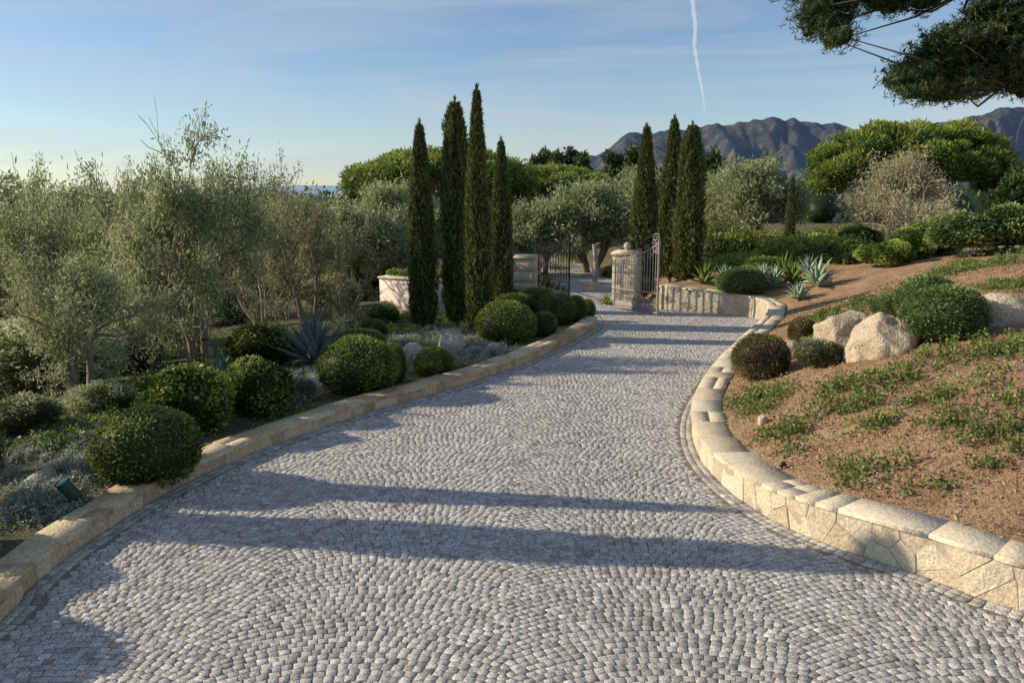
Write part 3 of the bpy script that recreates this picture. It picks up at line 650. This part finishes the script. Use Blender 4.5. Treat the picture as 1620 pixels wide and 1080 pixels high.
# ---- ground cover
def cover(name,patches,mat,label,L,W,hgt,dens,cat,thr=-.35,sc_=.6):
    nb=NB(); PS=[]
    for px,py,w,h in patches:
        c=G(px,py); dist=np.dot(c-CAM,[0,cp,-sp]); rx=w/2*dist/F; c1=G(px,py+h/2); c0=G(px,py-h/2); ry=min(max(.15,abs(c0[1]-c1[1])/2),3.0)
        n=int(dens*math.pi*rx*ry)+40; ns=SN(int(px+py),3,6,2)
        q=rng.normal(size=(n*2,2))*sc_; k=np.linalg.norm(q,axis=1)<1.7; q=q[k]; nn=ns(q*2)+.7*SN(int(px),9,6,2)(q); q=q[nn>thr]
        PS.append(np.column_stack([c[0]+q[:,0]*rx,c[1]+q[:,1]*ry]))
    P=np.concatenate(PS); dl,_=sdist(P,LC); dr,_=sdist(P,RC); k=((dl>.42)|(dr<-.46)); P=P[k]; z=hmap(P); nn=SN(77,6,6,2)(P)
    zz=z+rng.uniform(0,1,len(P))*hgt*(.7+.3*nn)
    leaf_cards(nb,np.column_stack([P,zz]),rng.normal(size=(len(P),3))*.8+np.array([0,0,.5]),L*rng.uniform(.6,1.3,len(P)),W,np.clip(rng.normal(.45,.2,len(P))+.3*(zz-z)/hgt-.1,0,1))
    tag(nb.build(name,mat),label,cat,kind='stuff')
cover('creeping_groundcover',[(1200,632,90,34),(1240,690,100,40),(1262,715,70,28),(1330,655,120,42),(1390,680,90,30),(1350,615,130,38),(1420,602,110,30),(1480,640,120,40),(1500,670,110,36),(1570,690,120,36),(1605,640,70,50),(1380,760,130,38),(1470,785,120,32),(1340,745,70,24),(1560,740,60,22),(1530,560,170,36),(1590,560,90,40),(1320,500,70,20),(1390,478,80,16),(1440,455,70,14),(1500,432,90,14),(1560,418,90,16),(1600,455,80,24),(1560,600,60,20),(1290,540,50,20),(1600,400,70,14),(1610,720,60,20),(1200,655,60,16)],M['cover'],'patchy green creeping groundcover on the mulched right bank',.055,.016,.2,1300,'groundcover',.15,.55)
cover('silver_groundcover',[(760,562,90,26),(715,575,60,20),(60,790,130,60),(30,740,90,60),(110,740,90,40),(490,600,60,40),(660,528,70,20),(60,680,120,40),(100,820,80,30),(160,690,60,30),(640,545,40,16),(480,630,30,20),(735,545,90,16),(700,530,60,12),(20,820,60,40)],M['silver'],'silvery white-flowered groundcover in the left bed',.04,.011,.16,2600,'groundcover')
cover('green_groundcover',[(650,525,90,20),(700,510,90,16),(740,590,90,16),(610,650,60,14),(140,660,120,40),(400,560,100,30),(90,700,100,40),(560,560,70,30),(200,570,200,60),(60,600,150,60),(620,510,80,16),(455,655,60,30),(30,620,120,40),(300,600,120,30),(20,660,120,40),(180,630,120,30)],M['cover'],'mixed green groundcover under the left olive trees',.07,.018,.2,1000,'groundcover')
def litter(name,n,xr,yr,cond,label,cat,L,W,zoff,mt='litter',tl=.3):
    P=np.column_stack([rng.uniform(*xr,n),rng.uniform(*yr,n)]); dl,_=sdist(P,LC); dr,_=sdist(P,RC); P=P[cond(dl,-dr)]
    if name=='leaf_litter': z=np.full(len(P),zoff)
    else: z=hmap(P)+zoff
    nb=NB(); m=len(P); D=np.column_stack([rng.normal(size=(m,2)),rng.normal(0,tl,m)]); D=unit(D); s_=unit(np.cross(D,np.array([0,0,1.])+rng.normal(size=(m,3))*tl*1.6)); c=np.column_stack([P,z+rng.uniform(0,.012,m)])
    L=L*rng.uniform(.5,1.4,m)[:,None]
    V=np.stack([c,c+D*L*.5+s_*W,c+D*L,c+D*L*.5-s_*W],1); nb.add(V.reshape(-1,3),np.arange(4*m).reshape(m,4),np.repeat(rng.uniform(0,1,m),4))
    tag(nb.build(name,M[mt]),label,cat,kind='stuff')
litter('wood_mulch',110000,(2.5,13),(5,22),lambda dl,dr:(dr>.42),'reddish brown bark mulch covering the right bank','mulch',.055,.008,.004)
litter('leaf_litter',9000,(-5,6),(4.5,16),lambda dl,dr:(dl<-.05)&(dr<-.05),'small dry leaf fragments scattered over the granite setts','leaf litter',.022,.0045,.0145,'litterl',.12)
litter('soil_litter',26000,(-9,3),(6,24),lambda dl,dr:(dl>.4)&(dl<4),'dry brown leaf litter on the soil of the left bed','leaf litter',.05,.009,.004)
# ---- near pine overhead
rootp=np.array([13.2,15.5,0]); rootp[2]=hz(13.2,15.5)
pr=empty('overhanging_pine',rootp,'dark pine reaching into the top right corner above the bank','tree')
tb=NB(); nd=NB(); R=np.random.default_rng(12)
poly_tube(tb,[[0,0,-.5],[-.2,0,2],[.1,0,4],[-.2,-.2,6]],[.32,.28,.24,.2],10)
def pl(px,py,Y): return atY(px,py,Y)-rootp
cent=[]
def fill(poly,n,Y):
    xs_=[a[0] for a in poly];ys_=[a[1] for a in poly]; k=0
    while k<n:
        x=R.uniform(min(xs_),max(xs_));y=R.uniform(min(ys_),max(ys_)); ins=False; j=len(poly)-1
        for i in range(len(poly)):
            if (poly[i][1]>y)!=(poly[j][1]>y) and x<(poly[j][0]-poly[i][0])*(y-poly[i][1])/(poly[j][1]-poly[i][1])+poly[i][0]: ins=not ins
            j=i
        if ins: cent.append(pl(x,y,Y+R.normal()*.5)); k+=1
fill([(1245,-60),(1246,0),(1264,20),(1280,56),(1298,52),(1326,72),(1352,44),(1400,34),(1440,28),(1470,4),(1530,-10),(1540,-60)],80,14.3)
fill([(1414,124),(1420,106),(1448,98),(1466,72),(1520,36),(1700,0),(1740,160),(1620,146),(1570,130),(1505,154),(1455,152),(1430,140)],250,13.9)
fill([(1545,-70),(1550,25),(1800,60),(1800,-90)],90,14.2)
cent=np.array(cent)
sv_,sq_=sphere_grid(8,6); sn_=SN(4,2.)
for i,c in enumerate(cent):
    nd.add(c+sv_*(1+.3*sn_(sv_+c)[:,None])*np.array([.15,.15,.09]),sq_,.0)
    if i%4==0:
        hub=pl(1590,135,14) if c[2]<pl(1500,55,14)[2] or c[0]>pl(1560,0,14)[0] else pl(1540,-20,14.5)
        mid=hub*.5+c*.5+R.normal(size=3)*.12; poly_tube(tb,[hub,mid,c],[.03,.018,.008],5)
for hub in (pl(1590,135,14),pl(1540,-20,14.5)):
    poly_tube(tb,[np.array([-.1,0,hub[2]+.2]),hub*.5+np.array([0,0,hub[2]*.5+.1]),hub],[.12,.08,.05],8)
T=np.repeat(cent,46,0)+rng.normal(size=(len(cent)*46,3))*np.array([.15,.15,.09]); nn=8; print('TUFT',len(T))
Pn=np.repeat(T,nn,0); Dn=rng.normal(size=Pn.shape)+np.array([0,0,.5]); leaf_cards(nd,Pn,Dn,rng.uniform(.06,.12,len(Pn)),.008,np.clip(np.repeat(rng.normal(.4,.25,len(T)),nn),0,1))
link('trunk',tb.mesh('trunk',M['bark']),pr); link('crown',nd.mesh('crown',M['pined']),pr)
# ---- buildings and gate
def planter(px0,px1,topy,Y,label,name='garden_wall'):
    a=atY(px0,topy,Y);b=atY(px1,topy,Y-1.4); b[2]=a[2]; h0=min(hz(a[0],a[1]),hz(b[0],b[1]))-.3; root=empty(name,(a[0],a[1],h0),label,'wall')
    L=np.linalg.norm((b-a)[:2]); an=math.atan2(b[1]-a[1],b[0]-a[0]); H=a[2]-h0; root.rotation_euler=(0,0,an)
    nb=NB(); box(nb,(L/2,1.5,H/2),(L,3,H)); nb.build('plaster_body',M['plaster'],root)
    nb=NB(); box(nb,(L/2,1.5,H+.03),(L+.08,3.08,.06)); nb.build('cap',M['cope'],root)
    lum=[(x,y,H+.05,.28,.16) for x in np.arange(.2,L,.35) for y in (.6,1.3,2.2)]; link('planting',lump_mesh(lum,M['cover'],6000,.1,.03,3,'planting'),root)
planter(600,716,440,26,'pink plaster raised garden wall with planting on top behind the left cypress')
def pillar(px,basey,Y,w,top,label,name='gate_pillar',finial=True,depth=None,rz=0):
    p=atY(px,basey,Y); p[2]=hz(p[0],p[1])-.05; H=atY(px,top,Y)[2]-p[2]; wm=w/F*Y; dm=depth or wm
    root=empty(name,p,label,'pillar' if 'pillar' in name else 'wall',rz=rz); R=random.Random(int(px)); Cs=[];Ns=[];Ds=[]
    nb=NB(); box(nb,(0,0,H/2),(wm-.026,dm-.026,H)); nb.build('mortar_core',M['mortar'],root)
    z=0
    while z<H-.05:
        z2=min(z+R.uniform(.28,.42),H)
        if H-z2<.12:z2=H
        for (ax,ay,L,n) in ((-wm/2,-dm/2,wm,(0,-1)),(wm/2,-dm/2,dm,(1,0)),(wm/2,dm/2,wm,(0,1)),(-wm/2,dm/2,dm,(-1,0))):
            t=(-n[1],n[0]); u=0
            while u<L-.02:
                u2=min(u+R.uniform(.35,.7),L)
                if L-u2<.15:u2=L
                o1=[ax+t[0]*(u+.003)-n[0]*.02,ay+t[1]*(u+.003)-n[1]*.02];o2=[ax+t[0]*(u2-.003)-n[0]*.02,ay+t[1]*(u2-.003)-n[1]*.02]
                Cs.append([[*o1,z+.003],[*o2,z+.003],[*o2,z2-.003],[*o1,z2-.003]]);Ns.append([n[0],n[1],0]);Ds.append(R.uniform(.018,.022)); u=u2
        z=z2
    nb=NB(); pillow(nb,Cs,Ns,Ds,.006,np.array([.35+.4*R.random() for _ in Cs])); nb.build('face_stones',M['cope'],root)
    nb=NB(); box(nb,(0,0,H+.04),(wm+.1,dm+.1,.08)); box(nb,(0,0,H+.1),(wm-.02,dm-.02,.04)); nb.build('cap',M['cope'],root)
    if finial:
        V,Q=sphere_grid(20,12); nb=NB(); nb.add(V*.13+np.array([0,0,H+.28]),Q,.5); tubes(nb,[[0,0,H+.12]],[[0,0,H+.18]],.1,.06,14); nb.build('ball_finial',M['rockg'],root,True)
    return root
pillar(990,485,27.4,38,402,'stone gate pillar with ball finial behind the right gate leaf',rz=-.35)
pillar(828,470,31,46,408,'square stone gate pillar beside the left gate leaf',finial=False,rz=-.3)
pillar(933,480,30.5,18,450,'squat stone pier standing beyond the gate opening',name='low_pillar',finial=False)
p=atY(940,455,33); p[2]=hz(p[0],p[1]); nb=NB(); Ht=atY(940,386,33)[2]-p[2]
root=empty('bare_trunk',p,'sunlit bare curved tree trunk beyond the open gate','tree')
zs=np.linspace(-.2,Ht,9); poly_tube(nb,[[.06*math.sin(z*2.2),.03*math.cos(z*2),z] for z in zs],np.linspace(.13,.08,9),9); nb.build('trunk',M['barkp'],root)
nb=NB(); poly_tube(nb,[[.0,0,Ht*.93],[.1,0,Ht*1.0],[.24,.05,Ht*1.02]],[.07,.05,.03],7); nb.build('branch',M['barkp'],root)
def spiral(c,r,turns,dirn=1,st=0,n=26):
    t=np.linspace(0,1,n); a=st+dirn*t*turns*6.283; rr=r*(1-t*.85); return np.stack([c[0]+rr*np.cos(a),np.zeros(n),c[1]+rr*np.sin(a)],1)
def gate(x,y,rz,L,H0,H1,label,mat,r=.016,n=12):
    z0=.06; root=empty('iron_gate',(x,y,z0),label,'gate',rz=rz)
    top=lambda u:H0+(H1-H0)*(u/L)**1.8
    nb=NB(); us=np.linspace(0,L,14)
    poly_tube(nb,[[0,0,0],[0,0,H0]],r*1.6); poly_tube(nb,[[L,0,0],[L,0,H1+.1]],r*1.9); poly_tube(nb,[[u,0,top(u)] for u in us],r*1.4)
    for z in (.03,.62): poly_tube(nb,[[0,0,z],[L,0,z]],r*1.4)
    nb.build('frame',mat,root)
    for i in range(1,n):
        u=L*i/n; nb=NB(); poly_tube(nb,[[u,0,.62],[u,0,top(u)]],r*.8); nb.build('bar',mat,root)
    def sc(pts,rr): nb=NB(); poly_tube(nb,pts,rr,5); nb.build('scroll',mat,root)
    for i in range(6):
        u=L*(i+.5)/6; w=L/13
        sc(spiral((u-w*.5,top(u)+.09),w*.75,1.4,1,-1.5),r*.7); sc(spiral((u+w*.5,top(u)-.14),w*.75,1.4,-1,1.5),r*.7)
        sc(spiral((u,1.0),w*.8,1.5,1,0),r*.7); sc(spiral((u,.35),w*1.1,1.6,-1 if i%2 else 1,0),r*.8); sc(spiral((u,.36),w*1.1,1.6,1 if i%2 else -1,3.14),r*.8)
    sc(spiral((L-.14,H1+.16),.16,1.6,1,-1.5),r*.9); sc(spiral((L-.14,H1-.18),.15,1.6,-1,1.5),r*.9)
    nb=NB(); box(nb,(L/2,0,.14),(L-.03,.015,.2)); nb.build('kick_panel',mat,root)
a=atY(972,480,25.6); b=atY(1040,480,24.0)
d=(b-a)[:2]; L=np.linalg.norm(d)
gate(a[0],a[1],math.atan2(d[1],d[0]),L,1.55,2.15,'ornate sunlit-pale iron gate leaf standing open at the right pillar',M['iron_lit'],.019,16)
a=atY(852,460,30.2); b=atY(900,460,27.0); d=(b-a)[:2]
gate(a[0],a[1],math.atan2(d[1],d[0]),np.linalg.norm(d),1.6,2.1,'black iron gate leaf standing open at the left pillar',M['iron'],.018)
# ---- garden spotlight, riser, small light
p=G(112,806); root=empty('garden_spotlight',p,'small green cylinder garden spotlight beside the nearest ball shrub','garden light',rz=.6,sc=(1.2,1.2,1.2))
nb=NB(); poly_tube(nb,[[0,0,-.1],[0,0,.12]],.012,8); nb.build('stake',M['green'],root)
nb=NB(); P_=[np.array([.06,0,.09]),np.array([.055,0,.11]),np.array([-.04,0,.26]),np.array([-.05,0,.285])]; poly_tube(nb,P_,[.035,.06,.062,.066],16); nb.build('housing',M['green'],root,True)
nb=NB(); poly_tube(nb,[[-.0485,0,.2825],[-.0505,0,.2865]],[.06,.001],16); nb.build('lens',M['glass'],root)
p=G(222,768); root=empty('irrigation_riser',p,'thin tan irrigation riser with a drooping hose in front of the nearest ball shrub','sprinkler')
nb=NB(); poly_tube(nb,[[0,0,-.05],[-.01,0,.32]],.011,8); nb.build('riser',M['pipe'],root)
nb=NB(); poly_tube(nb,[[-.01,0,.32],[-.01,0,.35]],.02,8); nb.build('nozzle',M['iron'],root)
nb=NB(); poly_tube(nb,[[-.01,0,.27],[-.1,-.03,.22],[-.22,-.06,.13],[-.32,-.1,.03],[-.36,-.1,-.02]],.007,6); nb.build('hose',M['pipe'],root)
p=G(1237,742); root=empty('path_light',p,'tiny black light fitting on the mulch behind the right wall','garden light')
nb=NB(); poly_tube(nb,[[0,0,-.05],[0,0,.05]],.01,8); nb.build('stake',M['iron'],root)
nb=NB(); poly_tube(nb,[[-.03,0,.045],[0,0,.06],[.04,0,.075]],[.015,.03,.032],12); nb.build('housing',M['iron'],root)
# ---- mountains
prof=[(700,306),(800,280),(830,262),(860,252),(900,250),(940,246),(965,232),(990,214),(1025,211),(1060,202),(1090,204),(1130,201),(1180,196),(1240,190),(1275,199),(1310,203),(1360,212),(1450,200),(1520,188),(1560,180),(1600,170),(1640,163),(1750,150),(1900,150),(2100,200),(2400,290)]
def mountain(name,prof,D0,D1,col,haze,hz_,seed,ampl):
    pxs=np.arange(prof[0][0],prof[-1][0],4.); n=70; ps=np.interp(pxs,[a[0] for a in prof],[a[1] for a in prof])
    X,Tt=np.meshgrid(pxs,np.linspace(0,1,n)); xf=X.ravel(); tf=Tt.ravel(); Dd=D0+(D1-D0)*tf
    Hp=(310-np.tile(ps,n))/F*D1
    def ridge(fx,fy,sd):
        q=SN(sd,1,6,2)(np.stack([xf*fx,tf*fy],1)); return 1-np.abs(q)
    r=ridge(.03,3,seed)*.5+ridge(.08,7,seed+1)*.32+ridge(.2,14,seed+2)*.2
    z=Hp*tf**.85*(1-ampl*(1-tf)*1.2)+Hp*ampl*(r-.45)*np.sin(np.pi*np.clip(tf*.94+.02,0,1))**.8+ np.where(tf>.96,Hp*.015*(ridge(.25,1,seed+5)-.5),0)
    xw=(xf-810)/F*Dd; V=np.column_stack([xw,Dd,z-15*(1-tf)])
    nxp=len(pxs); ii=np.arange(nxp*n).reshape(n,nxp); Q=np.stack([ii[:-1,:-1].ravel(),ii[:-1,1:].ravel(),ii[1:,1:].ravel(),ii[1:,:-1].ravel()],1)
    m,nn,l,b=newmat(name+'_mat'); g=nn.new('ShaderNodeNewGeometry'); nz=nn.new('ShaderNodeTexNoise'); nz.inputs['Scale'].default_value=.008; nz.inputs['Detail'].default_value=9; nz.inputs['Roughness'].default_value=.65
    l.new(g.outputs['Position'],nz.inputs['Vector']); rp=ramp(nn,[(.38,col[0]),(.54,col[1]),(.68,col[2])]); l.new(nz.outputs[0],rp.inputs[0]); l.new(rp.outputs[0],b.inputs['Base Color']); b.inputs['Roughness'].default_value=1
    bp=nn.new('ShaderNodeBump'); bp.inputs['Strength'].default_value=.9; bp.inputs['Distance'].default_value=40; l.new(nz.outputs[0],bp.inputs['Height']); l.new(bp.outputs[0],b.inputs['Normal'])
    b.inputs['Emission Color'].default_value=(*haze,1); b.inputs['Emission Strength'].default_value=hz_  # aerial haze painted on as an even bluish glow of the slopes
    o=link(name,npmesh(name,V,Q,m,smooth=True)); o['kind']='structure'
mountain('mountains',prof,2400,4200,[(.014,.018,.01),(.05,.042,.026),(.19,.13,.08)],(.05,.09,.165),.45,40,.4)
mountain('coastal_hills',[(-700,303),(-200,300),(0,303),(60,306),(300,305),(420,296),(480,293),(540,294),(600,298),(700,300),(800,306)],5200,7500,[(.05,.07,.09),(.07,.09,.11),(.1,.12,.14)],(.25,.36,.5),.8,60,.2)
# contrail
nb=NB(); pts=[atY(px,py,5200) for px,py in ((1094,-60),(1096,0),(1100,40),(1099,75),(1105,110),(1110,140),(1114,175))]
pts=np.array(pts); u=np.linspace(0,6,60); PT=np.stack([np.interp(u,range(7),pts[:,i]) for i in range(3)],1); PT[:,0]+=SN(5,1,5,1)(u[:,None]*3)*3.5
poly_tube(nb,PT,np.interp(u,[0,2,5,6],[17,16,8,3])*(1+.25*SN(6,3,5,1)(u[:,None]*2)),8)
m,n,l,b=newmat('contrail_vapour'); tr=n.new('ShaderNodeBsdfTransparent'); em=n.new('ShaderNodeEmission'); em.inputs[0].default_value=(.8,.86,.95,1); em.inputs[1].default_value=.8
lw=n.new('ShaderNodeLayerWeight'); lw.inputs[0].default_value=.5; g=n.new('ShaderNodeNewGeometry'); nz=n.new('ShaderNodeTexNoise'); nz.inputs['Scale'].default_value=.03; l.new(g.outputs['Position'],nz.inputs['Vector'])
mp=n.new('ShaderNodeMath'); mp.operation='SUBTRACT'; mp.inputs[0].default_value=1; l.new(lw.outputs['Facing'],mp.inputs[1]); m2=n.new('ShaderNodeMath'); m2.operation='MULTIPLY'; l.new(mp.outputs[0],m2.inputs[0]); l.new(nz.outputs[0],m2.inputs[1])
mx=n.new('ShaderNodeMixShader'); l.new(m2.outputs[0],mx.inputs[0]); l.new(tr.outputs[0],mx.inputs[1]); l.new(em.outputs[0],mx.inputs[2]); l.new(mx.outputs[0],n['Material Output'].inputs[0])
tag(nb.build('contrail',m,None,True),'thin white aircraft contrail dropping vertically through the sky above the mountain','contrail')
# ---------------------------------------------------------------- light, sky, camera
EL=math.radians(24); AZ=(-.98,.12)
sv=Vector((AZ[0]*math.cos(EL),AZ[1]*math.cos(EL),math.sin(EL))).normalized()
ld=bpy.data.lights.new('sun','SUN'); ld.energy=5.0; ld.angle=math.radians(.5); ld.color=(1,.88,.7); lo=bpy.data.objects.new('sun',ld); COL.objects.link(lo); lo.rotation_euler=sv.to_track_quat('Z','Y').to_euler()
w=bpy.data.worlds.new('World'); S.world=w; w.use_nodes=True; n=w.node_tree.nodes; l=w.node_tree.links; bgn=n['Background']
sky=n.new('ShaderNodeTexSky'); sky.sky_type='NISHITA'; sky.sun_disc=False; sky.sun_elevation=EL; sky.sun_rotation=math.atan2(AZ[0],AZ[1])%(2*math.pi); sky.altitude=200; sky.air_density=1.0; sky.dust_density=.2; sky.ozone_density=1.8
tc=n.new('ShaderNodeTexCoord'); mp=n.new('ShaderNodeMapping'); mp.inputs['Scale'].default_value=(1.1,1.1,8); mp.inputs['Rotation'].default_value=(.1,.2,.3); l.new(tc.outputs['Generated'],mp.inputs[0])
nz=n.new('ShaderNodeTexNoise'); nz.inputs['Scale'].default_value=1.5; nz.inputs['Detail'].default_value=10; nz.inputs['Roughness'].default_value=.6; nz.inputs['Distortion'].default_value=.9; l.new(mp.outputs[0],nz.inputs['Vector'])
rp=ramp(n,[(.42,(.0,.0,.0)),(.7,(.6,.6,.6))]); l.new(nz.outputs[0],rp.inputs[0])
tn=n.new('ShaderNodeMix'); tn.data_type='RGBA'; tn.blend_type='MULTIPLY'; tn.inputs[0].default_value=1; l.new(sky.outputs[0],tn.inputs[6]); tn.inputs[7].default_value=(.9,.98,1.08,1)
mx=n.new('ShaderNodeMix'); mx.data_type='RGBA'; l.new(rp.outputs[0],mx.inputs[0]); l.new(tn.outputs[2],mx.inputs[6]); mx.inputs[7].default_value=(4.8,5.1,5.5,1)
l.new(mx.outputs[2],bgn.inputs[0]); bgn.inputs[1].default_value=.12
cd=bpy.data.cameras.new('camera'); cd.sensor_width=36; cd.lens=28; cd.clip_end=30000; cd.clip_start=.05; co=bpy.data.objects.new('camera',cd); COL.objects.link(co); co.location=(0,0,CH); co.rotation_euler=(math.pi/2-PITCH,0,0); S.camera=co
S.view_settings.view_transform='Standard'; S.view_settings.look='None'; S.view_settings.exposure=0
